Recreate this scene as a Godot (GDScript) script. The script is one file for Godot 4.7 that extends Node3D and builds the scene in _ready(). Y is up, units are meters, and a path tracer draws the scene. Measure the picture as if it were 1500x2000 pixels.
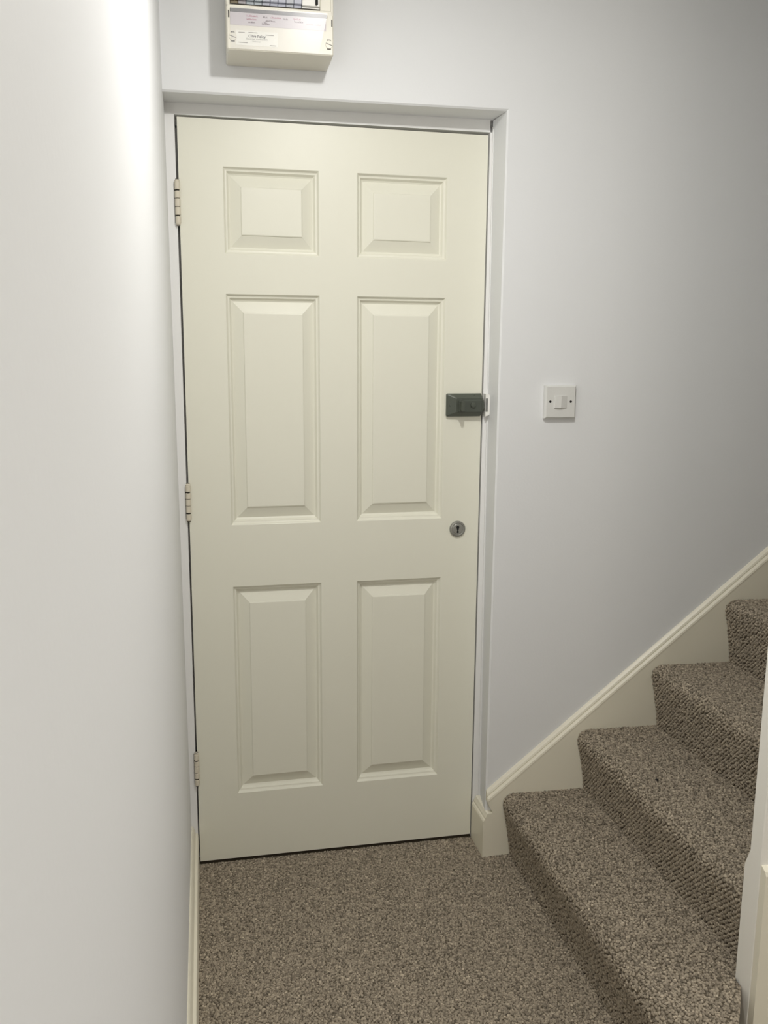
extends Node3D

# A narrow hall: panelled door in a plastered recess, consumer unit above it,
# light switch beside it and carpeted stairs rising to the right.
# x right along the door wall, y up, z towards the camera; door wall plane z = 0.

const LAMP_AT := Vector3(0.425, 2.306, 0.98)   # an unseen flat opal disc lamp under the ceiling
const DZ := -0.0895            # front of the door leaf and of its lining
const CEIL := 2.330

var rng := RandomNumberGenerator.new()
var M := {}

# ------------------------------------------------------------------ helpers
func mat(color: Color, rough := 0.8, metal := 0.0, spec := 0.5) -> StandardMaterial3D:
	var m := StandardMaterial3D.new()
	m.albedo_color = color
	m.roughness = rough
	m.metallic = metal
	m.metallic_specular = spec
	return m

func noise_tex(freq: float, octaves: int, sd: int, size := 512) -> NoiseTexture2D:
	var n := FastNoiseLite.new()
	n.noise_type = FastNoiseLite.TYPE_SIMPLEX_SMOOTH
	n.frequency = freq
	n.fractal_octaves = octaves
	n.seed = sd
	var t := NoiseTexture2D.new()
	t.width = size
	t.height = size
	t.seamless = true
	t.noise = n
	return t

func relief(m: StandardMaterial3D, tex: Texture2D, scale: float, cm: float) -> void:
	m.heightmap_enabled = true
	m.heightmap_texture = tex
	m.heightmap_scale = cm
	m.uv1_triplanar = true
	m.uv1_world_triplanar = true
	m.uv1_scale = Vector3.ONE * scale

func new_st() -> SurfaceTool:
	var st := SurfaceTool.new()
	st.begin(Mesh.PRIMITIVE_TRIANGLES)
	st.set_smooth_group(-1)
	return st

# corners counter-clockwise as seen from the front
func quad(st: SurfaceTool, a: Vector3, b: Vector3, c: Vector3, d: Vector3, g := -1) -> void:
	st.set_smooth_group(g)
	for v in [a, c, b, a, d, c]:
		st.add_vertex(v)

func tri(st: SurfaceTool, a: Vector3, b: Vector3, c: Vector3, g := -1) -> void:
	st.set_smooth_group(g)
	for v in [a, c, b]:
		st.add_vertex(v)

# faces of a convex solid: winding fixed from its centre
func face(st: SurfaceTool, pts: Array, mid: Vector3) -> void:
	var n: Vector3 = (pts[1] - pts[0]).cross(pts[2] - pts[0])
	var c := Vector3.ZERO
	for p in pts:
		c += p
	c /= pts.size()
	var list: Array = pts.duplicate()
	if n.dot(c - mid) < 0.0:
		list.reverse()
	for i in range(1, list.size() - 1):
		tri(st, list[0], list[i], list[i + 1])

# box with chamfered edges
func box(st: SurfaceTool, lo: Vector3, hi: Vector3, ch := 0.0) -> void:
	var mid := (lo + hi) * 0.5
	var h := (hi - lo) * 0.5
	ch = minf(ch, minf(h.x, minf(h.y, h.z)) * 0.95)
	var s := [-1.0, 1.0]
	for ax in 3:
		var a1 := (ax + 1) % 3
		var a2 := (ax + 2) % 3
		for k in s:
			var pts := []
			for uv in [[-1, -1], [1, -1], [1, 1], [-1, 1]]:
				var p := Vector3.ZERO
				p[ax] = k * h[ax]
				p[a1] = uv[0] * (h[a1] - ch)
				p[a2] = uv[1] * (h[a2] - ch)
				pts.append(mid + p)
			face(st, pts, mid)
		if ch > 0.0:
			for k in s:
				for l in s:
					var pts := []
					for e in [[0, -1], [0, 1], [1, 1], [1, -1]]:
						var p := Vector3.ZERO
						p[ax] = e[1] * (h[ax] - ch)
						p[a1] = k * (h[a1] - (0.0 if e[0] == 0 else ch))
						p[a2] = l * (h[a2] - (ch if e[0] == 0 else 0.0))
						pts.append(mid + p)
					face(st, pts, mid)
	if ch > 0.0:
		for i in s:
			for j in s:
				for k in s:
					var sg := Vector3(i, j, k)
					var pts := []
					for ax in 3:
						var p := (h - Vector3.ONE * ch) * sg
						p[ax] = h[ax] * sg[ax]
						pts.append(mid + p)
					face(st, pts, mid)

# polygon (x to the right, y up as seen from +z side) pushed along axis w, with caps
func prism(st: SurfaceTool, poly: PackedVector2Array, o: Vector3, u: Vector3, v: Vector3, w: Vector3, smooth := false) -> void:
	var flip := Geometry2D.is_polygon_clockwise(poly) != (u.cross(v).dot(w) < 0.0)
	var n := poly.size()
	for i in n:
		var a := poly[i]
		var b := poly[(i + 1) % n]
		var p := o + u * a.x + v * a.y
		var q := o + u * b.x + v * b.y
		var g := 1 if smooth else -1
		if flip:
			quad(st, q, p, p + w, q + w, g)
		else:
			quad(st, p, q, q + w, p + w, g)
	var t := Geometry2D.triangulate_polygon(poly)
	for i in range(0, t.size(), 3):
		var a := o + u * poly[t[i]].x + v * poly[t[i]].y
		var b := o + u * poly[t[i + 1]].x + v * poly[t[i + 1]].y
		var c := o + u * poly[t[i + 2]].x + v * poly[t[i + 2]].y
		if (b - a).cross(c - a).dot(w) > 0.0:
			var x := b
			b = c
			c = x
		tri(st, a, b, c)
		tri(st, a + w, c + w, b + w)

# profile of (radius, height) turned about axis w through o
func lathe(st: SurfaceTool, prof: Array, o: Vector3, w: Vector3, seg := 24, smooth := true) -> void:
	var u := w.cross(Vector3(0.31, 0.57, 0.76)).normalized()
	var v := w.cross(u).normalized()
	for i in prof.size() - 1:
		for k in seg:
			var a0 := TAU * k / seg
			var a1 := TAU * (k + 1) / seg
			var d0 := u * cos(a0) + v * sin(a0)
			var d1 := u * cos(a1) + v * sin(a1)
			var p: Vector2 = prof[i]
			var q: Vector2 = prof[i + 1]
			var a := o + d0 * p.x + w * p.y
			var b := o + d1 * p.x + w * p.y
			var c := o + d1 * q.x + w * q.y
			var d := o + d0 * q.x + w * q.y
			var g := i + 2 if smooth else -1
			if q.x > 1e-6:
				tri(st, a, c, d, g)
			if p.x > 1e-6:
				tri(st, a, b, c, g)

func disc(r: float, n := 24) -> PackedVector2Array:
	var p := PackedVector2Array()
	for i in n:
		p.append(Vector2.from_angle(TAU * i / n) * r)
	return p

func rounded(w: float, h: float, r: float, n := 5) -> PackedVector2Array:
	var p := PackedVector2Array()
	for c in [[1, 1, 0.0], [-1, 1, 90.0], [-1, -1, 180.0], [1, -1, 270.0]]:
		for i in n + 1:
			p.append(Vector2(c[0] * (w / 2 - r), c[1] * (h / 2 - r)) + Vector2.from_angle(deg_to_rad(c[2] + 90.0 * i / n)) * r)
	return p

func commit(st: SurfaceTool, m: Material) -> MeshInstance3D:
	st.generate_normals()
	var o := MeshInstance3D.new()
	o.mesh = st.commit()
	o.material_override = m
	o.cast_shadow = GeometryInstance3D.SHADOW_CASTING_SETTING_ON
	return o

# one named mesh; vertices are given in world places, so a part is moved back by its thing's place
func obj(called: String, st: SurfaceTool, m: Material, parent: Node3D = self) -> MeshInstance3D:
	var o := commit(st, m)
	o.name = called
	parent.add_child(o, true)
	o.position = -place_of(parent)
	return o

func place_of(n: Node3D) -> Vector3:
	var p := Vector3.ZERO
	var k: Node = n
	while k != self and k is Node3D:
		p += k.position
		k = k.get_parent()
	return p

func tag(o: Node, label: String, category: String, kind := "") -> void:
	o.set_meta("label", label)
	if category:
		o.set_meta("category", category)
	if kind:
		o.set_meta("kind", kind)

func thing(called: String, at: Vector3, label: String, category: String, kind := "") -> Node3D:
	var o := Node3D.new()
	o.name = called
	add_child(o, true)
	o.position = at
	tag(o, label, category, kind)
	return o

func lettering(txt: String, size: float, at: Vector3, m: Material, parent: Node3D, bold := false, turn := 0.0) -> void:
	var f := SystemFont.new()
	f.font_names = PackedStringArray(["Droid Sans"])
	f.font_weight = 700 if bold else 400
	var t := TextMesh.new()
	t.text = txt
	t.font = f
	t.font_size = 32
	t.pixel_size = size / 32.0
	t.depth = 0.0002
	t.horizontal_alignment = HORIZONTAL_ALIGNMENT_CENTER
	var o := MeshInstance3D.new()
	o.mesh = t
	o.material_override = m
	o.name = "lettering"
	parent.add_child(o, true)
	o.position = at - place_of(parent)
	o.rotation.z = turn

# ------------------------------------------------------------------ carpet
func tuft_mesh() -> ArrayMesh:
	var st := new_st()
	var r := [Vector2(0.55, 0.0), Vector2(1.0, 0.45), Vector2(0.72, 0.86), Vector2(0.0, 1.0)]
	lathe(st, r, Vector3.ZERO, Vector3.UP, 5, false)
	st.generate_normals()
	return st.commit()

var tuft: ArrayMesh

# spots: [point, normal, away] triples in world places
func pile(spots: Array, parent: Node3D, tidy: float) -> void:
	if tuft == null:
		tuft = tuft_mesh()
	var mm := MultiMesh.new()
	mm.transform_format = MultiMesh.TRANSFORM_3D
	mm.use_colors = true
	mm.mesh = tuft
	mm.instance_count = spots.size()
	var base := place_of(parent)
	for i in spots.size():
		var p: Vector3 = spots[i][0]
		var n: Vector3 = spots[i][1]
		var lean := Vector3(rng.randf_range(-1, 1), rng.randf_range(-1, 1), rng.randf_range(-1, 1)) * tidy
		var y := (n + lean).normalized()
		var x := y.cross(Vector3(rng.randf_range(-1, 1), rng.randf_range(-1, 1), rng.randf_range(-1, 1))).normalized()
		var z := x.cross(y)
		var row: float = spots[i][2] if spots[i].size() > 2 else 0.0     # 1 on the risers, where the rows of tufts show
		var r := lerpf(rng.randf_range(0.0031, 0.0046), 0.0046, row)
		var h := lerpf(rng.randf_range(0.0038, 0.0058), 0.0066, row)
		mm.set_instance_transform(i, Transform3D(Basis(x * r, y * h, z * r * rng.randf_range(0.7, 1.0)), p - base - n * 0.0012))
		var k := rng.randf()
		var b := lerpf(lerpf(0.25, 0.47, k), 0.36, row * 0.55)
		if rng.randf() < lerpf(0.13, 0.05, row):
			b *= 0.62
		elif rng.randf() < 0.10:
			b *= 1.3
		mm.set_instance_color(i, Color(b, b * 0.86, b * 0.67))
	var o := MultiMeshInstance3D.new()
	o.multimesh = mm
	o.material_override = M.pile
	o.name = "carpet_pile"
	o.set_meta("kind", "stuff")
	parent.add_child(o, true)

# ------------------------------------------------------------------ scene
func _ready() -> void:
	rng.seed = 4711
	# --- camera
	var cam := Camera3D.new()
	cam.name = "camera"
	add_child(cam)
	cam.transform = Transform3D(
		Vector3(0.984012, 0.000141, 0.178102),
		Vector3(0.029118, 0.986417, -0.161662),
		Vector3(-0.175705, 0.164263, 0.970642),
		Vector3(0.044407, 1.391778, 2.103815)).orthonormalized()
	cam.projection = Camera3D.PROJECTION_FRUSTUM
	cam.near = 0.05
	cam.far = 50.0
	cam.size = 0.0616064
	cam.frustum_offset = Vector2(0.001769, -0.0004806)
	cam.current = true
	# --- surroundings (all light comes from a ceiling lamp, door and window out of view)
	var env := Environment.new()
	env.background_mode = Environment.BG_COLOR
	env.background_color = Color(0.02, 0.02, 0.02)
	env.tonemap_mode = Environment.TONE_MAPPER_LINEAR
	env.tonemap_exposure = 1.04
	env.sdfgi_enabled = true
	env.ssao_enabled = true
	env.ssil_enabled = true
	var we := WorldEnvironment.new()
	we.name = "surroundings"
	we.environment = env
	add_child(we)
	# --- the unseen ceiling lamp's light, inside its bulb
	var lamp := OmniLight3D.new()
	lamp.name = "lamp_light"
	lamp.light_color = Color(1.0, 0.992, 0.975)
	lamp.light_energy = 0.27
	lamp.light_size = 0.035
	lamp.omni_range = 8.0
	lamp.omni_attenuation = 2.0
	lamp.shadow_enabled = true
	add_child(lamp)
	lamp.position = LAMP_AT
	# what its flat face sends down
	var down := AreaLight3D.new()
	down.name = "lamp_face_light"
	down.area_size = Vector2(0.075, 0.075)
	down.area_normalize_energy = true
	down.light_color = Color(1.0, 0.992, 0.975)
	down.light_energy = 0.74
	down.area_range = 8.0
	down.area_attenuation = 2.0
	down.shadow_enabled = true
	add_child(down)
	down.position = LAMP_AT + Vector3(0, -0.025, 0)
	down.rotation.x = -PI / 2
	# --- soft light from an unseen glazed door behind the camera, placed to light the door wall
	var rear_light := AreaLight3D.new()
	rear_light.name = "unseen_rear_light"
	rear_light.area_size = Vector2(0.84, 1.84)
	rear_light.area_normalize_energy = true
	rear_light.light_color = Color(1.0, 0.955, 0.89)
	rear_light.light_energy = 0.42
	rear_light.area_range = 10.0
	rear_light.area_attenuation = 2.0
	rear_light.shadow_enabled = true
	add_child(rear_light)
	rear_light.position = Vector3(0.50, 1.10, 3.20)
	# --- and from an unseen window far right, placed to light the left wall
	var side := AreaLight3D.new()
	side.name = "unseen_window_light"
	side.area_size = Vector2(0.90, 1.10)
	side.area_normalize_energy = true
	side.light_color = Color(1.0, 0.985, 0.96)
	side.light_energy = 1.0
	side.area_range = 10.0
	side.area_attenuation = 2.0
	side.shadow_enabled = true
	add_child(side)
	side.position = Vector3(2.70, 1.45, 2.05)
	side.rotation.y = PI / 2

	materials()
	room()
	door()
	stairs()
	consumer_unit()
	light_switch()
	lamp_fitting()
	crumb()

func materials() -> void:
	var stipple := noise_tex(0.09, 3, 5)
	M.wall = mat(Color(0.915, 0.920, 0.925), 0.55, 0.0, 0.35)
	relief(M.wall, stipple, 2.2, 0.010)
	M.ceiling = mat(Color(0.93, 0.93, 0.92), 0.9)
	M.white = mat(Color(0.935, 0.935, 0.93), 0.4)
	M.partition = mat(Color(0.95, 0.94, 0.91), 0.5)
	M.cream = mat(Color(0.925, 0.905, 0.835), 0.38)
	M.door = mat(Color(0.920, 0.915, 0.858), 0.4)
	relief(M.door, noise_tex(0.03, 2, 9), 1.6, 0.008)
	M.hinge = mat(Color(0.86, 0.83, 0.76), 0.4)
	M.seam = mat(Color(0.16, 0.14, 0.11), 0.7)
	M.lock = mat(Color(0.315, 0.335, 0.30), 0.38, 0.1)
	M.lock_dark = mat(Color(0.30, 0.32, 0.29), 0.36, 0.1)
	M.steel = mat(Color(0.62, 0.62, 0.61), 0.35, 0.9)
	M.nickel = mat(Color(0.62, 0.62, 0.60), 0.4, 0.75)
	M.black = mat(Color(0.02, 0.02, 0.02), 0.7)
	M.screw = mat(Color(0.13, 0.12, 0.11), 0.5, 0.5)
	M.plastic = mat(Color(0.90, 0.885, 0.835), 0.4)
	M.plastic_white = mat(Color(0.95, 0.945, 0.925), 0.28)
	M.switch = mat(Color(0.868, 0.868, 0.855), 0.3)
	M.carpet = mat(Color(0.44, 0.405, 0.35), 1.0, 0.0, 0.1)
	M.pile = mat(Color.WHITE, 1.0, 0.0, 0.15)
	M.pile.vertex_color_use_as_albedo = true
	M.lid = mat(Color(0.96, 0.96, 0.98, 0.07), 0.25, 0.0, 0.24)
	M.lid.transparency = BaseMaterial3D.TRANSPARENCY_ALPHA
	M.smoke = mat(Color(0.36, 0.36, 0.37), 0.3)
	M.paper = mat(Color(0.95, 0.945, 0.91), 0.6)
	M.ink = mat(Color(0.16, 0.16, 0.15), 0.8)
	M.ink_grey = mat(Color(0.60, 0.59, 0.56), 0.8)
	M.ink_mid = mat(Color(0.38, 0.37, 0.35), 0.8)

# ------------------------------------------------------------------ room shell
func room() -> void:
	# wall_left leans a little: x -0.029 at the top, -0.022 at the floor
	var st := new_st()
	var lx := func(y: float) -> float: return lerpf(-0.0222, -0.0292, y / 2.4)
	var z0 := -0.25
	var z1 := 3.3
	var a := Vector3(lx.call(-0.05), -0.05, z0)
	var b := Vector3(lx.call(-0.05), -0.05, z1)
	var c := Vector3(lx.call(CEIL + 0.05), CEIL + 0.05, z1)
	var d := Vector3(lx.call(CEIL + 0.05), CEIL + 0.05, z0)
	var back := Vector3(-0.18, 0, 0)
	var pts := [a, b, c, d]
	var mid := (a + c) * 0.5 + Vector3(-0.07, 0, 0)
	var out := []
	for p in pts:
		out.append(Vector3(-0.18, p.y, p.z))
	face(st, pts, mid)
	face(st, out, mid)
	for i in 4:
		face(st, [pts[i], pts[(i + 1) % 4], out[(i + 1) % 4], out[i]], mid)
	tag(obj("wall_left", st, M.wall), "smooth white painted wall running along the left beside the door", "wall", "structure")

	# wall_back: above the recess and to its right, with the recess' own soffit and reveal
	st = new_st()
	var xl := -0.0292
	var xe := 2.75
	var ys := 2.0195
	# front face pieces (a rounded arris of 4 mm at the recess' edges)
	var r := 0.004
	var rt := Vector3(0.8128, ys, 0.0)       # recess edge, top
	var rb := Vector3(0.8052, -0.05, 0.0)    # and bottom
	quad(st, Vector3(xl - 0.1, ys + r, 0), Vector3(rt.x + r, ys + r, 0), Vector3(rt.x + r, CEIL + 0.05, 0), Vector3(xl - 0.1, CEIL + 0.05, 0))
	quad(st, Vector3(rb.x + r, -0.05, 0), Vector3(xe, -0.05, 0), Vector3(xe, ys + r, 0), Vector3(rt.x + r, ys + r, 0))
	quad(st, Vector3(rt.x + r, ys + r, 0), Vector3(xe, ys + r, 0), Vector3(xe, CEIL + 0.05, 0), Vector3(rt.x + r, CEIL + 0.05, 0))
	# arrises
	quad(st, Vector3(xl - 0.1, ys, -r), Vector3(rt.x, ys, -r), Vector3(rt.x + r, ys + r, 0), Vector3(xl - 0.1, ys + r, 0))
	quad(st, Vector3(rb.x, -0.05, -r), Vector3(rb.x + r, -0.05, 0), Vector3(rt.x + r, ys + r, 0), Vector3(rt.x, ys, -r))
	# soffit, sinking a little towards the lining
	var zb := -0.25
	var sb := ys + 0.006
	quad(st, Vector3(xl - 0.1, ys, -r), Vector3(xl - 0.1, sb, zb), Vector3(rt.x, sb, zb), Vector3(rt.x, ys, -r))
	# reveal on the right, slightly splayed
	var n := 8
	for i in n:
		var t0 := float(i) / n
		var t1 := float(i + 1) / n
		var f0 := rb.lerp(rt, t0) + Vector3(0, 0, -r)
		var f1 := rb.lerp(rt, t1) + Vector3(0, 0, -r)
		var g0 := Vector3(lerpf(0.8215, 0.8075, t0), f0.y, DZ)
		var g1 := Vector3(lerpf(0.8215, 0.8075, t1), f1.y, DZ)
		quad(st, f0, f1, g1, g0, 3)
		quad(st, g0, g1, Vector3(g1.x, g1.y, zb), Vector3(g0.x, g0.y, zb))
	# back and top so that the wall is a solid
	quad(st, Vector3(xe, -0.05, zb), Vector3(0.82, -0.05, zb), Vector3(0.82, CEIL + 0.05, zb), Vector3(xe, CEIL + 0.05, zb))
	quad(st, Vector3(0.82, sb, zb), Vector3(xl - 0.1, sb, zb), Vector3(xl - 0.1, CEIL + 0.05, zb), Vector3(0.82, CEIL + 0.05, zb))
	quad(st, Vector3(xl - 0.1, CEIL + 0.05, 0), Vector3(xe, CEIL + 0.05, 0), Vector3(xe, CEIL + 0.05, zb), Vector3(xl - 0.1, CEIL + 0.05, zb))
	quad(st, Vector3(xe, -0.05, 0), Vector3(xe, -0.05, zb), Vector3(xe, CEIL + 0.05, zb), Vector3(xe, CEIL + 0.05, 0))
	quad(st, Vector3(xl - 0.1, ys + r, zb), Vector3(xl - 0.1, ys + r, 0), Vector3(xl - 0.1, CEIL + 0.05, 0), Vector3(xl - 0.1, CEIL + 0.05, zb))
	quad(st, Vector3(0.82, -0.05, zb), Vector3(xe, -0.05, zb), Vector3(xe, -0.05, 0), Vector3(0.82, -0.05, 0))
	tag(obj("wall_back", st, M.wall), "white painted wall holding the recessed door and rising behind the stairs", "wall", "structure")

	# floor under the carpet, with its pile
	st = new_st()
	box(st, Vector3(-0.2, -0.12, -0.3), Vector3(2.9, -0.002, 3.4))
	var fl := obj("floor", st, M.carpet)
	tag(fl, "taupe speckled carpet floor in front of the door", "floor", "structure")
	var spots := []
	var s := 0.0048
	var z := DZ + 0.001
	var row := 0
	while z < 1.75:
		var xmax := 0.874 if z < 0.845 else 2.74
		var x := -0.003 + (s * 0.5 if row % 2 else 0.0)
		if z < -0.005:
			xmax = 0.795
		while x < xmax:
			if x > 0.874 and z < 0.903 and x < end_x(z) - 0.002:
				x += s
				continue
			if x > 1.5:
				x += s * 0.35     # a little thinner far out of the picture
			spots.append([Vector3(x + rng.randf_range(-0.4, 0.4) * s, -0.002, z + rng.randf_range(-0.4, 0.4) * s), Vector3.UP])
			x += s
		z += s * 0.9
		row += 1
	pile(spots, fl, 0.55)

	st = new_st()
	box(st, Vector3(-0.2, CEIL, -0.3), Vector3(2.9, CEIL + 0.12, 3.4))
	tag(obj("ceiling", st, M.ceiling), "plain white ceiling over the hall and stairs", "ceiling", "structure")
	st = new_st()
	box(st, Vector3(2.75, -0.05, -0.3), Vector3(2.9, CEIL + 0.05, 3.4))
	tag(obj("wall_right", st, M.wall), "plain white wall closing the top of the stairs", "wall", "structure")
	st = new_st()
	box(st, Vector3(-0.2, -0.05, 3.25), Vector3(2.9, CEIL + 0.05, 3.4))
	tag(obj("wall_front", st, M.wall), "plain white wall at the hall's near end", "wall", "structure")
	# unseen glazed front door in it, its pane glowing to light the door wall
	var gd := thing("door_2", Vector3(0.5, 0, 3.25), "unseen white front door with one tall glowing pane, placed to light the door wall", "door", "structure")
	st = new_st()
	box(st, Vector3(0.00, 0.0, 3.215), Vector3(0.08, 2.10, 3.25), 0.003)
	box(st, Vector3(0.92, 0.0, 3.215), Vector3(1.00, 2.10, 3.25), 0.003)
	box(st, Vector3(0.08, 2.02, 3.215), Vector3(0.92, 2.10, 3.25), 0.003)
	box(st, Vector3(0.08, 0.0, 3.215), Vector3(0.92, 0.18, 3.25), 0.003)
	obj("frame", st, M.white, gd)
	var pane_glow := mat(Color(0.95, 0.97, 1.0), 0.6)  # glow for the panes of the out-of-view door and window
	pane_glow.emission_enabled = true
	pane_glow.emission = Color(1.0, 0.955, 0.89)
	pane_glow.emission_energy_multiplier = 0.4
	st = new_st()
	box(st, Vector3(0.08, 0.18, 3.222), Vector3(0.92, 2.02, 3.23))
	obj("glowing_pane", st, pane_glow, gd)

	# unseen window in the far right wall, placed to light the left wall
	var wd := thing("window_1", Vector3(2.75, 0.85, 2.05), "unseen white framed window of two glowing panes, placed to light the left wall", "window", "structure")
	st = new_st()
	for q in [[1.55, 1.60, 0.85, 2.05], [2.50, 2.55, 0.85, 2.05], [2.035, 2.065, 0.90, 2.0]]:
		box(st, Vector3(2.71, q[2], q[0]), Vector3(2.75, q[3], q[1]), 0.002)
	for q in [[0.85, 0.90], [2.0, 2.05]]:
		box(st, Vector3(2.71, q[0], 1.60), Vector3(2.75, q[1], 2.50), 0.002)
	obj("frame", st, M.white, wd)
	for q in [[1.60, 2.035], [2.065, 2.50]]:
		st = new_st()
		box(st, Vector3(2.722, 0.90, q[0]), Vector3(2.73, 2.0, q[1]))
		obj("pane", st, pane_glow, wd)

	# thin stair-side wall at the right edge, with a board on each side
	st = new_st()
	box(st, Vector3(1.0565, -0.01, 0.792), Vector3(2.76, CEIL + 0.02, 0.826), 0.002)
	tag(obj("wall_stair", st, M.partition), "narrow white end of the partition on the near side of the stairs", "wall", "structure")
	st = new_st()
	var bp := PackedVector2Array([Vector2(0, -0.005), Vector2(0.015, -0.005), Vector2(0.015, 0.445), Vector2(0.012, 0.453), Vector2(0.0, 0.460)])
	prism(st, bp, Vector3(1.0575, 0, 0.826), Vector3(0, 0, 1), Vector3(0, 1, 0), Vector3(1.69, 0, 0))
	tag(obj("baseboard_stair", st, M.cream), "cream painted board on the hall side of the stair partition", "baseboard", "structure")

	# skirting on the left wall
	st = new_st()
	var lp := PackedVector2Array([Vector2(-0.030, -0.01), Vector2(-0.0035, -0.01), Vector2(-0.0042, 0.092), Vector2(-0.0058, 0.0965), Vector2(-0.0118, 0.0985), Vector2(-0.0130, 0.1065), Vector2(-0.0170, 0.1165), Vector2(-0.0200, 0.1205), Vector2(-0.030, 0.1215)])
	prism(st, lp, Vector3(0, 0, DZ + 0.001), Vector3(1, 0, 0), Vector3(0, 1, 0), Vector3(0, 0, 3.25 - DZ))
	tag(obj("baseboard_left", st, M.cream), "cream skirting board along the foot of the left wall", "baseboard", "structure")

	# skirting returned into the right reveal, cut flat at its front
	st = new_st()
	var sp := PackedVector2Array([Vector2(0.7945, -0.01), Vector2(0.8222, -0.01), Vector2(0.8222, 0.1335), Vector2(0.8110, 0.1335), Vector2(0.8066, 0.1318), Vector2(0.8042, 0.1262), Vector2(0.8010, 0.1200), Vector2(0.8006, 0.1150), Vector2(0.7975, 0.1132), Vector2(0.7950, 0.1090), Vector2(0.7945, 0.1040)])
	prism(st, sp, Vector3(0, 0, DZ + 0.002), Vector3(1, 0, 0), Vector3(0, 1, 0), Vector3(0, 0, 0.0175 - DZ - 0.002))
	tag(obj("baseboard_right", st, M.cream), "short cream moulded skirting return between the door and the stairs", "baseboard", "structure")

# ------------------------------------------------------------------ door
# measured corners on the plane of the door's face
var gx := []
func dpt(i: int, j: int) -> Vector3:
	# columns: edge, panel, panel, panel, panel, edge; rows: foot, three panels, head
	var xs := [0.0, 0.1085, 0.3495, 0.4480, 0.6880, 0.794]
	var ys := [0.010, 0.2078, 0.8045, 0.9728, 1.5705, 1.6675, 1.8770, 1.987]
	var lean := lerpf(-0.001, 0.001, ys[j] / 1.99)
	var x: float = xs[i] + (0.0 if i > 0 and i < 5 else lean * (1.0 if i == 0 else 1.6))
	var y: float = ys[j]
	if j == 7:
		y = lerpf(1.9900, 1.9832, xs[i] / 0.794)
	elif j >= 5:
		y += lerpf(0.0035, -0.003, xs[i] / 0.794)
	elif j == 4:
		y += lerpf(0.002, -0.0015, xs[i] / 0.794)
	elif j == 1:
		y += lerpf(-0.002, 0.002, xs[i] / 0.794)
	return Vector3(x, y, DZ)

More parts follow.
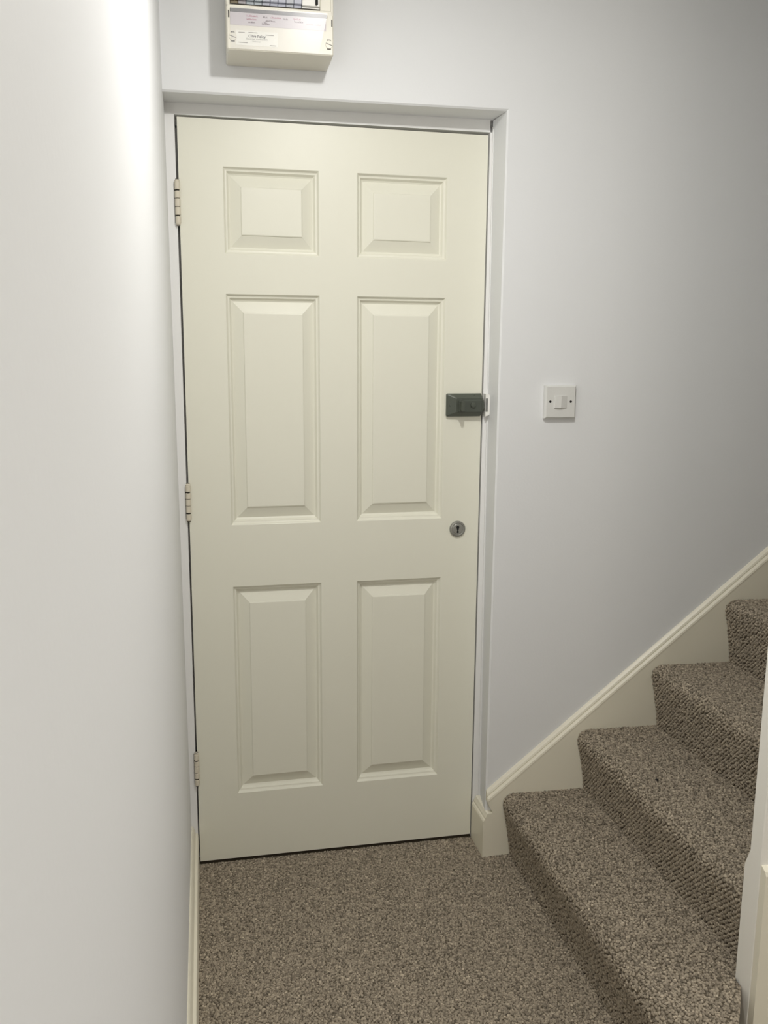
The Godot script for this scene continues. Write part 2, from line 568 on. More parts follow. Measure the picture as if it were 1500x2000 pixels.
func door() -> void:
	# lining round the door
	var ln := thing("trim_1", Vector3(0.4, 0, DZ), "white painted lining around the cream door", "trim", "structure")
	var st := new_st()
	box(st, Vector3(-0.06, -0.01, -0.2), Vector3(-0.0048, 2.02, DZ), 0.001)
	box(st, Vector3(-0.06, -0.01, -0.2), Vector3(0.008, 1.98, DZ - 0.042))
	obj("jamb", st, M.white, ln)
	st = new_st()
	var jp := PackedVector2Array([Vector2(0.7968, -0.01), Vector2(0.8235, -0.01), Vector2(0.812, 2.02), Vector2(0.8004, 2.02)])
	prism(st, jp, Vector3(0, 0, -0.2), Vector3(1, 0, 0), Vector3(0, 1, 0), Vector3(0, 0, 0.2 + DZ))
	box(st, Vector3(0.786, -0.01, -0.2), Vector3(0.80, 1.98, DZ - 0.042))
	# plaster-edge bead where lining and reveal meet
	var bead := PackedVector2Array([Vector2(0.8140, 0.13), Vector2(0.8215, 0.13), Vector2(0.8115, 2.004), Vector2(0.8062, 2.004)])
	prism(st, bead, Vector3(0, 0, DZ - 0.001), Vector3(1, 0, 0), Vector3(0, 1, 0), Vector3(0, 0, 0.006))
	obj("jamb", st, M.white, ln)
	st = new_st()
	var hp := PackedVector2Array([Vector2(-0.06, 1.9952), Vector2(0.83, 1.9906), Vector2(0.83, 2.04), Vector2(-0.06, 2.04)])
	prism(st, hp, Vector3(0, 0, -0.2), Vector3(1, 0, 0), Vector3(0, 1, 0), Vector3(0, 0, 0.2 + DZ))
	box(st, Vector3(-0.06, 1.975, -0.2), Vector3(0.83, 2.0, DZ - 0.042))
	obj("head", st, M.white, ln)
	# dark-coloured box in place of the unlit space behind the door
	st = new_st()
	box(st, Vector3(-0.2, -0.01, -0.3), Vector3(0.95, 2.1, -0.2))
	obj("dark_backing", st, M.seam, ln)
	# painted keep of the latch on the lining
	st = new_st()
	var kp := PackedVector2Array([Vector2(0.8000, 1.255), Vector2(0.8105, 1.259), Vector2(0.8135, 1.268), Vector2(0.8135, 1.306), Vector2(0.8105, 1.314), Vector2(0.8000, 1.3165)])
	prism(st, kp, Vector3(0, 0, DZ), Vector3(1, 0, 0), Vector3(0, 1, 0), Vector3(0, 0, 0.019))
	var keep := obj("latch_keep", st, M.plastic_white, ln)
	keep.set_meta("label", "white painted keep on the door lining")
	st = new_st()
	box(st, Vector3(0.8006, 1.268, DZ + 0.0185), Vector3(0.8064, 1.304, DZ + 0.0205), 0.0006)
	obj("strike_plate", st, M.steel, keep)

	# the leaf: stiles and rails in one mesh, six raised panels let in
	var dr := thing("door_1", Vector3(0.397, 0.006, DZ), "closed cream painted door with six raised panels", "door", "structure")
	st = new_st()
	for i in 5:
		for j in 7:
			if (i == 1 or i == 3) and (j == 1 or j == 3 or j == 5):
				continue
			quad(st, dpt(i, j), dpt(i + 1, j), dpt(i + 1, j + 1), dpt(i, j + 1))
	var back := Vector3(0, 0, -0.04)
	for i in 5:
		quad(st, dpt(i, 7), dpt(i + 1, 7), dpt(i + 1, 7) + back, dpt(i, 7) + back)
		quad(st, dpt(i, 0) + back, dpt(i + 1, 0) + back, dpt(i + 1, 0), dpt(i, 0))
	for j in 7:
		quad(st, dpt(0, j) + back, dpt(0, j), dpt(0, j + 1), dpt(0, j + 1) + back)
		quad(st, dpt(5, j), dpt(5, j) + back, dpt(5, j + 1) + back, dpt(5, j + 1))
	quad(st, dpt(5, 0) + back, dpt(0, 0) + back, dpt(0, 7) + back, dpt(5, 7) + back)
	obj("leaf", st, M.door, dr)
	var prof := [Vector2(0, 0), Vector2(0.0010, -0.0006), Vector2(0.0045, -0.0062), Vector2(0.0066, -0.0072), Vector2(0.0094, -0.0076), Vector2(0.0104, -0.0090), Vector2(0.0140, -0.0146), Vector2(0.0178, -0.0164), Vector2(0.0455, -0.0052), Vector2(0.0468, -0.0030), Vector2(0.0490, -0.0022)]
	for j in [5, 3, 1]:
		for i in [1, 3]:
			st = new_st()
			var q := [dpt(i, j), dpt(i + 1, j), dpt(i + 1, j + 1), dpt(i, j + 1)]
			var sx := [1, -1, -1, 1]
			var sy := [1, 1, -1, -1]
			var ring := func(p: Vector2) -> Array:
				var out := []
				for k in 4:
					out.append(q[k] + Vector3(sx[k] * p.x * 0.94, sy[k] * p.x, p.y))
				return out
			for k in prof.size() - 1:
				var r0: Array = ring.call(prof[k])
				var r1: Array = ring.call(prof[k + 1])
				for e in 4:
					quad(st, r0[e], r0[(e + 1) % 4], r1[(e + 1) % 4], r1[e])
			var f: Array = ring.call(prof[prof.size() - 1])
			quad(st, f[0], f[1], f[2], f[3])
			obj("panel", st, M.door, dr)

	# three painted butt hinges
	for h in [[1.8440, 1.7340, -0.0030], [1.0900, 0.9880, -0.0010], [0.3420, 0.2420, -0.0022]]:
		hinge(dr, h[0], h[1], h[2])
	latch(dr)

	# round keyhole plate
	st = new_st()
	var ec := Vector3(0.7330, 0.9420, DZ)
	lathe(st, [Vector2(0.0225, 0.0), Vector2(0.0225, 0.0035), Vector2(0.0210, 0.0055), Vector2(0.0175, 0.0062), Vector2(0.0165, 0.0052), Vector2(0.0145, 0.0052), Vector2(0.0130, 0.0060), Vector2(0.0, 0.0060)], ec, Vector3(0, 0, 1), 40)
	var es := obj("keyhole_plate", st, M.nickel, dr)
	st = new_st()
	var kh := PackedVector2Array()
	for i in 19:
		kh.append(Vector2(0, 0.0052) + Vector2.from_angle(deg_to_rad(-62.0 + 304.0 * i / 18.0)) * 0.0042)
	kh.append_array(PackedVector2Array([Vector2(-0.0016, -0.004), Vector2(-0.0030, -0.0085), Vector2(-0.0018, -0.0110), Vector2(0.0018, -0.0110), Vector2(0.0030, -0.0085), Vector2(0.0016, -0.004)]))
	prism(st, kh, ec + Vector3(0, 0, 0.0054), Vector3(1, 0, 0), Vector3(0, 1, 0), Vector3(0, 0, 0.0008))
	obj("keyhole", st, M.black, es)

func hinge(dr: Node3D, y1: float, y0: float, x: float) -> void:
	var r := 0.0068
	var zc := DZ + 0.0055
	var st := new_st()
	# leaves let into jamb and door edge
	box(st, Vector3(x - 0.0075, y0 + 0.006, DZ - 0.02), Vector3(x + 0.0005, y1 - 0.006, DZ + 0.0015), 0.0006)
	lathe(st, [Vector2(0.0045, y0), Vector2(0.0045, y1)], Vector3(x, 0, zc), Vector3.UP, 16)
	var hg := obj("hinge", st, M.seam, dr)
	var n := 5
	var hh := (y1 - y0 - 0.010) / n
	for k in n:
		var b := y0 + 0.005 + hh * k
		st = new_st()
		var gap := 0.0034 if k == 3 or k == 0 else 0.0012
		lathe(st, [Vector2(0.0, 0.0), Vector2(r - 0.0008, 0.0), Vector2(r, 0.0008), Vector2(r, hh - gap - 0.0008), Vector2(r - 0.0008, hh - gap), Vector2(0.0, hh - gap)], Vector3(x, b, zc), Vector3.UP, 18)
		obj("knuckle", st, M.hinge, hg)
	st = new_st()
	lathe(st, [Vector2(0.0, -0.001), Vector2(0.0058, 0.0), Vector2(0.0060, 0.003), Vector2(0.0030, 0.0062), Vector2(0.0, 0.0068)], Vector3(x, y1 - 0.006, zc), Vector3.UP, 16)
	lathe(st, [Vector2(0.0, -0.0068), Vector2(0.0030, -0.0062), Vector2(0.0060, -0.003), Vector2(0.0058, 0.0), Vector2(0.0, 0.001)], Vector3(x, y0 + 0.006, zc), Vector3.UP, 16)
	obj("pin_end", st, M.hinge, hg)

func latch(dr: Node3D) -> void:
	# rim night latch, dark grey-green enamel
	var st := new_st()
	var o := PackedVector2Array([Vector2(0.6935, 1.2580), Vector2(0.6965, 1.2552), Vector2(0.7880, 1.2552), Vector2(0.7958, 1.2640), Vector2(0.7985, 1.2850), Vector2(0.7965, 1.3020), Vector2(0.7895, 1.3170), Vector2(0.6965, 1.3170), Vector2(0.6935, 1.3140)])
	prism(st, o, Vector3(0, 0, DZ), Vector3(1, 0, 0), Vector3(0, 1, 0), Vector3(0, 0, 0.008))
	# bevelled case on the base flange
	var c := Vector2(0.745, 1.286)
	var lay := func(k: Vector2, z: float) -> Array:
		var out := []
		for p in o:
			out.append(Vector3(c.x + (p.x - c.x) * (k.x if p.x < c.x else lerpf(k.x, 1.0, 0.9)), c.y + (p.y - c.y) * k.y, DZ + z))
		return out
	var rings := [lay.call(Vector2(1, 1), 0.008), lay.call(Vector2(0.97, 0.96), 0.0098), lay.call(Vector2(0.60, 0.66), 0.0205), lay.call(Vector2(0.55, 0.60), 0.0215)]
	for k in 3:
		for e in o.size():
			quad(st, rings[k][e], rings[k][(e + 1) % o.size()], rings[k + 1][(e + 1) % o.size()], rings[k + 1][e])
	for e in range(1, o.size() - 1):
		tri(st, rings[3][0], rings[3][e], rings[3][e + 1])
	var lt := obj("night_latch", st, M.lock, dr)
	lt.set_meta("label", "dark grey-green night latch on the door's edge")
	st = new_st()
	box(st, Vector3(0.7225, 1.2655, DZ + 0.020), Vector3(0.7885, 1.3010, DZ + 0.0275), 0.003)
	obj("slide_plate", st, M.lock_dark, lt)
	# turning snib that stands out from the plate
	st = new_st()
	prism(st, rounded(0.0165, 0.031, 0.006), Vector3(0.7290, 1.2845, DZ + 0.028), Vector3(1, 0, 0), Vector3(0, 1, 0), Vector3(0, 0, 0.004))
	prism(st, rounded(0.0095, 0.027, 0.004), Vector3(0.7275, 1.2845, DZ + 0.031), Vector3(1, 0, 0), Vector3(0, 1, 0), Vector3(0, 0, 0.017))
	obj("turn_knob", st, M.lock, lt)
	st = new_st()
	lathe(st, [Vector2(0.0072, 0.0), Vector2(0.0072, 0.0035), Vector2(0.0060, 0.0048), Vector2(0.0, 0.0055)], Vector3(0.7615, 1.2865, DZ + 0.028), Vector3(0, 0, 1), 24)
	obj("snib_button", st, M.lock, lt)
	for p in [Vector3(0.7030, 1.2862, DZ + 0.0115), Vector3(0.7690, 1.3108, DZ + 0.0115)]:
		st = new_st()
		lathe(st, [Vector2(0.0044, 0.0), Vector2(0.0042, 0.0015), Vector2(0.0028, 0.0030), Vector2(0.0, 0.0036)], p, Vector3(0, 0, 1), 16)
		obj("screw", st, M.lock, lt)

# ------------------------------------------------------------------ stairs
const RISE := [0.183, 0.3585, 0.5370, 0.7190, 0.8990, 1.0790, 1.2590, 1.4390]
func riser_x(i: int) -> float:
	return 0.8795 + 0.2190 * i

func step_line(i: int) -> PackedVector2Array:
	# riser foot, rounded nosing, tread back: the carpet's surface
	var y0: float = 0.0 if i == 0 else RISE[i - 1]
	var y1: float = RISE[i]
	var x := riser_x(i)
	var p := PackedVector2Array()
	p.append(Vector2(x, y0 - 0.004))
	p.append(Vector2(x - 0.005, y0 + 0.05))
	p.append(Vector2(x - 0.017, y1 - 0.062))
	var r := 0.027
	var c := Vector2(x - 0.0255 + r, y1 + 0.0045 - r)
	for k in 9:
		var a := deg_to_rad(190.0 - 100.0 * k / 8.0)
		p.append(c + Vector2.from_angle(a) * r)
	p.append(Vector2(x + 0.08, y1 + 0.002))
	p.append(Vector2(riser_x(i + 1) - 0.001, y1))
	return p

# plan of the bottom step's end beyond the partition: x at which it stops
func end_x(z: float) -> float:
	var pts := [Vector2(0.777, 1.0555), Vector2(0.800, 1.0520), Vector2(0.840, 1.0230), Vector2(0.870, 1.0000), Vector2(0.886, 0.9850), Vector2(0.896, 0.960), Vector2(0.901, 0.930), Vector2(0.903, 0.890), Vector2(0.91, 0.80)]
	for k in pts.size() - 1:
		if z <= pts[k + 1].x:
			return lerpf(pts[k].y, pts[k + 1].y, (z - pts[k].x) / (pts[k + 1].x - pts[k].x))
	return 0.80

func stairs() -> void:
	var sc := thing("staircase", Vector3(0.88, 0, 0.4), "carpeted staircase rising to the right of the door", "stairs")
	for i in RISE.size():
		var line := step_line(i)
		var y0: float = 0.0 if i == 0 else RISE[i - 1]
		var st := new_st()
		var poly := line.duplicate()
		poly.append(Vector2(riser_x(i + 1) + 0.012, RISE[i]))
		poly.append(Vector2(riser_x(i + 1) + 0.012, y0 - 0.01))
		poly.append(Vector2(riser_x(i) + 0.004, y0 - 0.01))
		prism(st, poly, Vector3(0, 0, 0.0145), Vector3(1, 0, 0), Vector3(0, 1, 0), Vector3(0, 0, 0.7625))
		if i == 0:
			# the bottom step's rounded end, past the partition
			var z := 0.777
			while z < 0.902:
				var xm := end_x(z + 0.002)
				if xm > riser_x(0) + 0.02:
					var q := PackedVector2Array()
					for v in line:
						if v.x < xm - 0.004:
							q.append(v)
					q.append(Vector2(xm, RISE[0] + 0.001))
					q.append(Vector2(xm, -0.01))
					q.append(Vector2(riser_x(0) + 0.004, -0.01))
					prism(st, q, Vector3(0, 0, z), Vector3(1, 0, 0), Vector3(0, 1, 0), Vector3(0, 0, 0.004))
				z += 0.004
		var o := obj("step", st, M.carpet, sc)
		# pile along the line in staggered rows
		var spots := []
		var sz := 0.0057
		var sa := 0.0054
		var total := 0.0
		for k in line.size() - 1:
			total += line[k].distance_to(line[k + 1])
		# ribs: on the riser the rows of tufts open up, slanting towards the camera
		var at_len := func(dd: float) -> Array:
			var left := dd
			var k := 0
			while k < line.size() - 2 and left > line[k].distance_to(line[k + 1]):
				left -= line[k].distance_to(line[k + 1])
				k += 1
			var t := (line[k + 1] - line[k]).normalized()
			return [line[k] + t * left, t]
		var rise_len := 0.0
		while at_len.call(rise_len)[1].x < 0.45:
			rise_len += 0.002
		var rz := 0.774 if i > 0 else 0.90
		var wob := 0.0020 if i > 0 else 0.0034
		var u := -rise_len
		while u < rz:
			var v := 0.0
			while v < rise_len * 1.4143:
				var aa := v * 0.7071
				var z := u + aa
				v += 0.0046
				if z < 0.018 or z > rz:
					continue
				var got: Array = at_len.call(clampf(aa + rng.randf_range(-1.0, 1.0) * wob, 0.0, total))
				var tt: Vector2 = got[1]
				spots.append([Vector3(got[0].x, got[0].y, z + rng.randf_range(-1.0, 1.0) * wob), Vector3(-tt.y, tt.x, 0), 0.75 - 0.75 * clampf((aa - rise_len + 0.03) / 0.03, 0.0, 1.0)])
			u += 0.0118
		var d := rise_len
		var row := 0
		while d < total:
			var got: Array = at_len.call(d)
			var p: Vector2 = got[0]
			var t: Vector2 = got[1]
			var nrm := Vector3(-t.y, t.x, 0)
			var onto := 1.0
			var jit := 0.42
			var z := 0.018 + (sz * lerpf(0.75, 0.5, onto) if row % 2 else 0.0)
			var zend := 0.774
			if i == 0:
				zend = 0.905
			while z < zend:
				if i == 0 and z > 0.774 and p.x > end_x(z):
					break
				var w := t * rng.randf_range(-jit, jit) * sa
				spots.append([Vector3(p.x + w.x, p.y + w.y, z + rng.randf_range(-jit, jit) * sz), nrm, 1.0 - onto])
				z += sz * lerpf(1.5, 1.0, onto)
			d += sa * lerpf(1.35, 0.9, onto)
			row += 1
		if i == 0:
			# and down the rounded end
			var zz := 0.80
			while zz < 0.902:
				var e0 := Vector3(end_x(zz), 0, zz)
				var e1 := Vector3(end_x(zz + 0.0055), 0, zz + 0.0055)
				var dir := e1 - e0
				var nn := Vector3(dir.z, 0, -dir.x).normalized()
				var count := int(dir.length() / 0.0048) + 1
				for c in count:
					var yy := 0.0
					while yy < RISE[0]:
						spots.append([e0 + dir * float(c) / count + Vector3(0, yy, 0), nn])
						yy += 0.0052
				zz += 0.0055
		pile(spots, o, 0.4)

	# wall string: board under a double-moulded edge, cut upright at its foot
	var slope := Vector2(1.0, 0.812).normalized()
	var up := Vector2(-slope.y, slope.x)
	var face_z := 0.0165
	var x0 := 0.8065
	var top := func(x: float, drop: float) -> float: return 0.1975 + (x - 0.8065) * 0.812 - drop / slope.x
	var xend := 2.74
	var st := new_st()
	var xb := 0.8225
	var bp := PackedVector2Array([Vector2(xb, -0.005), Vector2(xb + 0.20, -0.005), Vector2(xend, top.call(xend, 0.46)), Vector2(xend, top.call(xend, 0.02)), Vector2(x0, top.call(x0, 0.02)), Vector2(x0 + 0.0025, 0.166), Vector2(0.8135, 0.150), Vector2(xb, 0.137)])
	prism(st, bp, Vector3(0, 0, 0.0003), Vector3(1, 0, 0), Vector3(0, 1, 0), Vector3(0, 0, face_z))
	var sg := obj("stringer", st, M.cream, sc)
	sg.set_meta("label", "cream painted board along the wall above the treads")
	st = new_st()
	# profile (drop below the edge, distance from the wall)
	var ep := [Vector2(0.0, 0.0), Vector2(0.0005, 0.004), Vector2(0.0055, 0.0095), Vector2(0.0105, 0.0115), Vector2(0.0122, 0.0102), Vector2(0.0130, 0.0125), Vector2(0.0175, 0.0168), Vector2(0.0225, 0.0180), Vector2(0.0232, 0.0160)]
	for k in ep.size() - 1:
		var p: Vector2 = ep[k]
		var q: Vector2 = ep[k + 1]
		quad(st, Vector3(x0, top.call(x0, q.x), q.y), Vector3(xend, top.call(xend, q.x), q.y), Vector3(xend, top.call(xend, p.x), p.y), Vector3(x0, top.call(x0, p.x), p.y))
	var cap := []
	for p in ep:
		cap.append(Vector3(x0, top.call(x0, p.x), p.y))
	cap.append(Vector3(x0, top.call(x0, 0.0232), 0.0))
	for k in range(1, cap.size() - 1):
		tri(st, cap[0], cap[k], cap[k + 1])
	obj("moulding", st, M.cream, sg)

	# string on the near partition's stair side
	st = new_st()
	var xn := 1.0585
	var ntop := func(x: float) -> float: return 0.452 + (x - xn) * 0.812
	var np := PackedVector2Array([Vector2(xn, 0.18), Vector2(1.10, 0.18), Vector2(xend, ntop.call(xend) - 0.45), Vector2(xend, ntop.call(xend) - 0.018), Vector2(xn, ntop.call(xn) - 0.018)])
	prism(st, np, Vector3(0, 0, 0.7785), Vector3(1, 0, 0), Vector3(0, 1, 0), Vector3(0, 0, 0.0133))
	var e := [Vector2(-0.018, 0.7785), Vector2(0.016, 0.7905), Vector2(0.016, 0.7918), Vector2(-0.018, 0.7918)]
	var ea := []
	var eb := []
	for p in e:
		ea.append(Vector3(xn, ntop.call(xn) + p.x, p.y))
		eb.append(Vector3(xend, ntop.call(xend) + p.x, p.y))
	var em: Vector3 = (ea[0] + eb[2]) * 0.5
	face(st, ea, em)
	for k in 4:
		face(st, [ea[k], ea[(k + 1) % 4], eb[(k + 1) % 4], eb[k]], em)
	obj("stringer", st, M.partition, sc)

# ------------------------------------------------------------------ consumer unit
func scribble_texture() -> ImageTexture:
	# handwriting too small to read: pen strokes on a lilac-grey strip
	var im := Image.create(640, 128, false, Image.FORMAT_RGBA8)
	im.fill(Color(0.80, 0.775, 0.79))
	var r := RandomNumberGenerator.new()
	r.seed = 21
	var pink := Color(0.63, 0.36, 0.43)
	var dark := Color(0.36, 0.29, 0.31)
	var faint := Color(0.70, 0.64, 0.66)
	var words := [[105, 20, 76, pink], [215, 24, 30, dark], [268, 22, 66, pink], [352, 28, 32, dark], [108, 52, 60, pink], [232, 58, 62, dark], [118, 82, 44, dark], [222, 78, 20, dark], [210, 92, 50, dark], [420, 20, 50, pink], [426, 46, 52, dark], [505, 62, 50, faint], [570, 64, 30, faint]]
	for w in words:
		var x: float = w[0]
		var y: float = w[1] + 8.0
		while x < w[0] + w[2]:
			var hgt := r.randf_range(6.0, 17.0)
			var lean := r.randf_range(-3.0, 5.0)
			var loop := r.randf() < 0.5
			for s in 24:
				var t := s / 23.0
				var px := x + lean * (1.0 - t) + (sin(t * PI) * 5.0 if loop else 0.0)
				var py := y - hgt * (1.0 - t) + 6.0
				im.fill_rect(Rect2i(int(px), int(py), 3, 3), w[3])
			for s in 8:
				im.fill_rect(Rect2i(int(x + s), int(y + 5 + sin(s) * 2.0), 2, 3), w[3])
			x += r.randf_range(7.0, 10.0)
	return ImageTexture.create_from_image(im)

func consumer_unit() -> void:
	var cu := thing("consumer_unit", Vector3(0.237, 2.078, 0.0), "cream plastic fuse box mounted on the wall above the door", "fuse box")
	var x0 := 0.1185
	var x1 := 0.3565
	var yb := 2.0785
	var yt := 2.318
	var zf := 0.118
	# enclosure: side walls, foot, top and front bars round the breaker window
	var st := new_st()
	box(st, Vector3(x0 + 0.001, yb + 0.001, 0.0092), Vector3(x1 + 0.001, yt, 0.094), 0.003)
	box(st, Vector3(x0, yb, 0.088), Vector3(x1, 2.172, zf), 0.0025)
	box(st, Vector3(x0, 2.165, 0.088), Vector3(0.1265, yt, zf), 0.0025)
	box(st, Vector3(0.3265, 2.165, 0.088), Vector3(x1, yt, zf - 0.003), 0.0025)
	box(st, Vector3(0.3500, 2.160, 0.088), Vector3(x1, yt, zf), 0.0015)
	box(st, Vector3(0.1200, 2.236, 0.088), Vector3(x1 - 0.001, yt, zf), 0.0025)
	obj("enclosure", st, M.plastic, cu)
	# breakers in the window: a tan one, ten grey-blue ones, the white main switch
	var bx := 0.1275
	var tones := [Color(0.50, 0.45, 0.36), Color(0.70, 0.68, 0.69), Color(0.70, 0.73, 0.75), Color(0.72, 0.75, 0.77), Color(0.73, 0.74, 0.78), Color(0.72, 0.73, 0.78), Color(0.73, 0.74, 0.79), Color(0.74, 0.75, 0.78), Color(0.74, 0.75, 0.80)]
	for i in tones.size():
		var m := mat(tones[i], 0.45)
		st = new_st()
		box(st, Vector3(bx + 0.0003, 2.168, 0.09), Vector3(bx + 0.0172, 2.238, 0.106), 0.0012)
		box(st, Vector3(bx + 0.0003, 2.183, 0.10), Vector3(bx + 0.0172, 2.223, 0.1135), 0.0012)
		var cb := obj("circuit_breaker", st, m, cu)
		st = new_st()
		box(st, Vector3(bx + 0.005, 2.196, 0.112), Vector3(bx + 0.0125, 2.212, 0.1205), 0.001)
		obj("toggle", st, M.lock, cb)
		bx += 0.01765
	st = new_st()
	box(st, Vector3(bx + 0.0003, 2.168, 0.09), Vector3(0.3262, 2.238, 0.108), 0.0012)
	box(st, Vector3(bx + 0.0003, 2.180, 0.10), Vector3(0.3262, 2.226, 0.115), 0.0012)
	var ms := obj("main_switch", st, M.plastic_white, cu)
	ms.set_meta("label", "white main switch beside the grey breakers")
	st = new_st()
	box(st, Vector3(0.3165, 2.182, 0.114), Vector3(0.3215, 2.200, 0.121), 0.001)
	obj("toggle", st, M.black, ms)
	# sill under the window, then the dark gap of the cover's hinge
	st = new_st()
	box(st, Vector3(0.1270, 2.1715, 0.10), Vector3(0.3262, 2.1732, 0.1172), 0.0)
	obj("window_sill", st, M.seam, cu)
	st = new_st()
	box(st, Vector3(0.1265, 2.1550, zf - 0.001), Vector3(0.3425, 2.1632, zf + 0.0012), 0.0006)
	obj("hinge_strip", st, M.smoke, cu)
	# paper strip with handwriting
	var lm := mat(Color.WHITE, 0.5)
	lm.albedo_texture = scribble_texture()
	st = new_st()
	box(st, Vector3(0.1262, 2.1288, zf - 0.001), Vector3(0.3395, 2.1550, zf + 0.0005))
	var strip := obj("paper_strip", st, mat(Color(0.80, 0.775, 0.79), 0.6), cu)
	st = new_st()
	st.set_smooth_group(-1)
	var z := zf + 0.0007
	var c4 := [Vector3(0.1262, 2.1288, z), Vector3(0.3395, 2.1288, z), Vector3(0.3395, 2.1550, z), Vector3(0.1262, 2.1550, z)]
	var uv := [Vector2(0, 1), Vector2(1, 1), Vector2(1, 0), Vector2(0, 0)]
	for k in [0, 2, 1, 0, 3, 2]:
		st.set_uv(uv[k])
		st.add_vertex(c4[k])
	obj("handwriting", st, lm, strip)
	# printed sticker
	st = new_st()
	box(st, Vector3(0.1385, 2.0880, zf - 0.001), Vector3(0.2310, 2.1185, zf + 0.0006), 0.0002)
	var card := obj("sticker", st, M.paper, cu)
	z = zf + 0.0007
	lettering("Clive Foley", 0.0074, Vector3(0.1850, 2.1078, z), M.ink, card, true)
	lettering("Electrical  Contractors", 0.0048, Vector3(0.1845, 2.1018, z), M.ink_mid, card)
	lettering("Electrician", 0.0042, Vector3(0.1835, 2.0968, z), M.ink_grey, card)
	# faint rules in the sticker's corners
	st = new_st()
	for q in [[0.1440, 0.158, 2.1140], [0.166, 0.186, 2.1150], [0.204, 0.222, 2.1120], [0.1440, 0.164, 2.0935], [0.213, 0.227, 2.0908]]:
		box(st, Vector3(q[0], q[2] - 0.0008, z - 0.0002), Vector3(q[1], q[2] + 0.0008, z + 0.0001))
	obj("printed_line", st, M.ink_grey, card)
	# quarter-turn screws
	for p in [Vector3(0.1315, 2.1045, zf), Vector3(0.3462, 2.1013, zf)]:
		st = new_st()
		lathe(st, [Vector2(0.0085, 0.0), Vector2(0.0085, 0.0012), Vector2(0.0076, 0.0018), Vector2(0.0, 0.0018)], p, Vector3(0, 0, 1), 28)
		var sc := obj("cover_screw", st, M.plastic, cu)
		st = new_st()
		box(st, p + Vector3(-0.0042, 0.0080, 0.0), p + Vector3(0.0042, 0.0103, 0.0008))
		box(st, p + Vector3(-0.0042, -0.0103, 0.0), p + Vector3(0.0042, -0.0080, 0.0008))
		obj("screw_mark", st, M.ink_mid, sc)
		st = new_st()
		var dx := Vector3(0.0072, -0.0024, 0)
		var dn := Vector3(0.0003, 0.0009, 0)
		quad(st, p - dx - dn + Vector3(0, 0, 0.0020), p + dx - dn + Vector3(0, 0, 0.0020), p + dx + dn + Vector3(0, 0, 0.0020), p - dx + dn + Vector3(0, 0, 0.0020))
		obj("slot", st, M.ink_grey, sc)
	# side catches of the clear cover
	for q in [[0.1180, 0.1248, 2.1434, 2.1579], [0.3515, 0.3572, 2.1389, 2.1537]]:
		st = new_st()
		box(st, Vector3(q[0] + 0.004 if q[0] < 0.2 else q[0], q[2], zf - 0.010), Vector3(q[1] if q[0] < 0.2 else q[1] - 0.003, q[3], zf + 0.0008), 0.0004)
		obj("catch", st, M.ink_mid, cu)
	# clear glossy cover, tipped so that its head stands out from the panel
	st = new_st()
	var lid := PackedVector2Array([Vector2(zf + 0.0022, 2.0800), Vector2(zf + 0.0034, 2.0800), Vector2(zf + 0.0124, 2.1615), Vector2(zf + 0.0112, 2.1615)])
	var le := []
	var re := []
	for p in lid:
		le.append(Vector3(0.1268, p.y, p.x))
		re.append(Vector3(lerpf(0.3228, 0.3418, (p.y - 2.08) / 0.0815), p.y, p.x))
	var lm2: Vector3 = (le[0] + re[2]) * 0.5
	face(st, le, lm2)
	face(st, re, lm2)
	for k in 4:
		face(st, [le[k], le[(k + 1) % 4], re[(k + 1) % 4], re[k]], lm2)
	var lo := obj("clear_cover", st, M.lid, cu)
	lo.set_meta("label", "clear glossy flap over the labels")
	cu.position += Vector3(0.0006, 0.0035, -0.009)

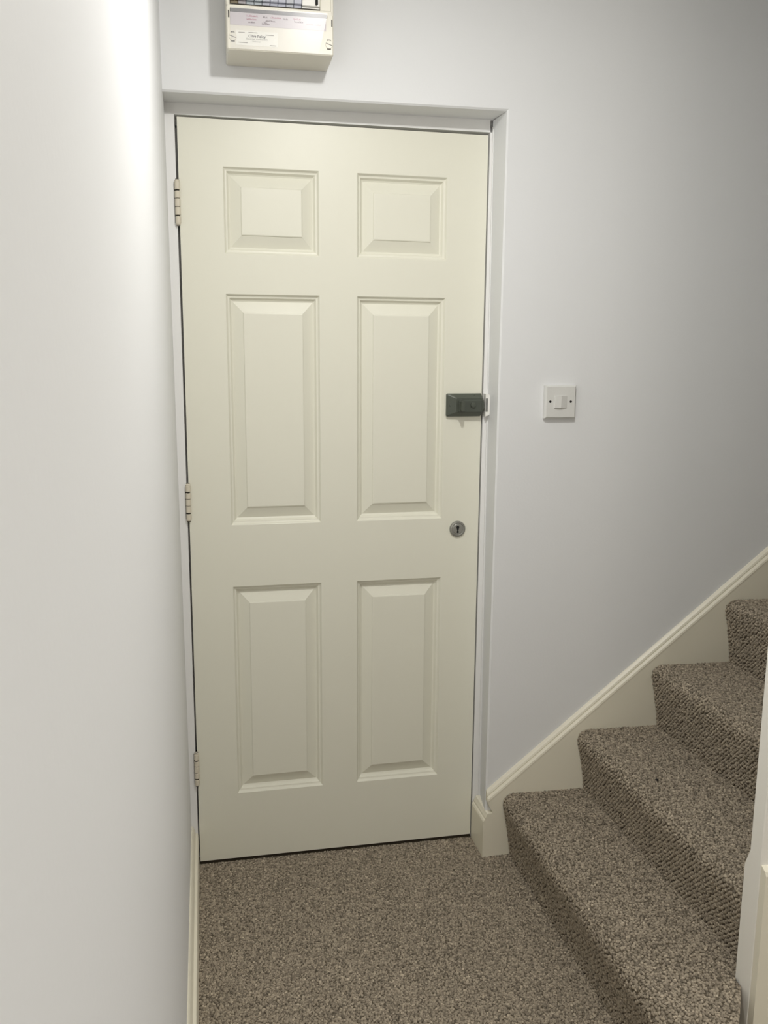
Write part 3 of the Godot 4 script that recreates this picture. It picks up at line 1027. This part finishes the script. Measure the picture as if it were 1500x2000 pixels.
# ------------------------------------------------------------------ light switch
func light_switch() -> void:
	var sw := thing("light_switch", Vector3(0.981, 1.296, 0.0), "square white light switch on the wall right of the door", "light switch")
	var st := new_st()
	var c := Vector3(0.9793, 1.2965, 0)
	var lay := func(h: float, z: float) -> Array:
		return [c + Vector3(-h, -h, z), c + Vector3(h, -h, z), c + Vector3(h, h, z), c + Vector3(-h, h, z)]
	var rings := [lay.call(0.0437, 0.0), lay.call(0.0437, 0.0090), lay.call(0.0428, 0.0104), lay.call(0.0402, 0.0146), lay.call(0.0396, 0.0150)]
	for k in rings.size() - 1:
		for e in 4:
			quad(st, rings[k][e], rings[k][(e + 1) % 4], rings[k + 1][(e + 1) % 4], rings[k + 1][e])
	var f: Array = rings[rings.size() - 1]
	quad(st, f[0], f[1], f[2], f[3])
	obj("plate", st, M.switch, sw)
	# rocker: proud on the left, sloping away to the right
	st = new_st()
	var rp := PackedVector2Array([Vector2(0.9606, 0.0145), Vector2(0.9606, 0.0176), Vector2(0.9618, 0.0186), Vector2(0.9786, 0.0202), Vector2(0.9792, 0.0200), Vector2(0.9962, 0.0156), Vector2(0.9962, 0.0145)])
	prism(st, rp, Vector3(0, 1.2808, 0), Vector3(1, 0, 0), Vector3(0, 0, 1), Vector3(0, 0.0318, 0))
	obj("rocker", st, M.switch, sw)
	for p in [Vector3(0.9494, 1.2977, 0.0147), Vector3(1.0073, 1.2974, 0.0147)]:
		st = new_st()
		lathe(st, [Vector2(0.0032, 0.0), Vector2(0.0032, 0.0008), Vector2(0.0026, 0.0011), Vector2(0.0, 0.0011)], p, Vector3(0, 0, 1), 18)
		obj("screw", st, M.screw, sw)

# ------------------------------------------------------------------ ceiling lamp (out of the frame)
func lamp_fitting() -> void:
	var lp := thing("unseen_ceiling_lamp", Vector3(LAMP_AT.x, CEIL, LAMP_AT.z), "unseen round white ceiling lamp with a glowing opal dome", "lamp")
	var st := new_st()
	var at := Vector3(LAMP_AT.x, CEIL, LAMP_AT.z)
	lathe(st, [Vector2(0.053, 0.0), Vector2(0.053, -0.004), Vector2(0.060, -0.008), Vector2(0.072, -0.006), Vector2(0.074, 0.0)], at, Vector3.UP, 40)
	obj("rim", st, M.plastic_white, lp)
	var glow := mat(Color(1, 1, 0.97), 0.5)
	glow.emission_enabled = true
	glow.emission = Color(1.0, 0.992, 0.975)
	glow.emission_energy_multiplier = 4.0
	st = new_st()
	lathe(st, [Vector2(0.0, -0.022), Vector2(0.040, -0.021), Vector2(0.050, -0.014), Vector2(0.0535, 0.0), Vector2(0.0535, 0.024), Vector2(0.0, 0.024)], LAMP_AT, Vector3.UP, 40)
	obj("bulb", st, glow, lp)

func crumb() -> void:
	var st := new_st()
	var p := Vector3(1.1375, 0.3640, 0.3260)
	lathe(st, [Vector2(0.0, 0.0), Vector2(0.004, 0.0012), Vector2(0.0032, 0.0042), Vector2(0.0, 0.0052)], p, Vector3.UP, 6, false)
	tag(obj("lint_speck", st, M.black), "tiny dark speck of lint on the second carpeted tread", "lint")
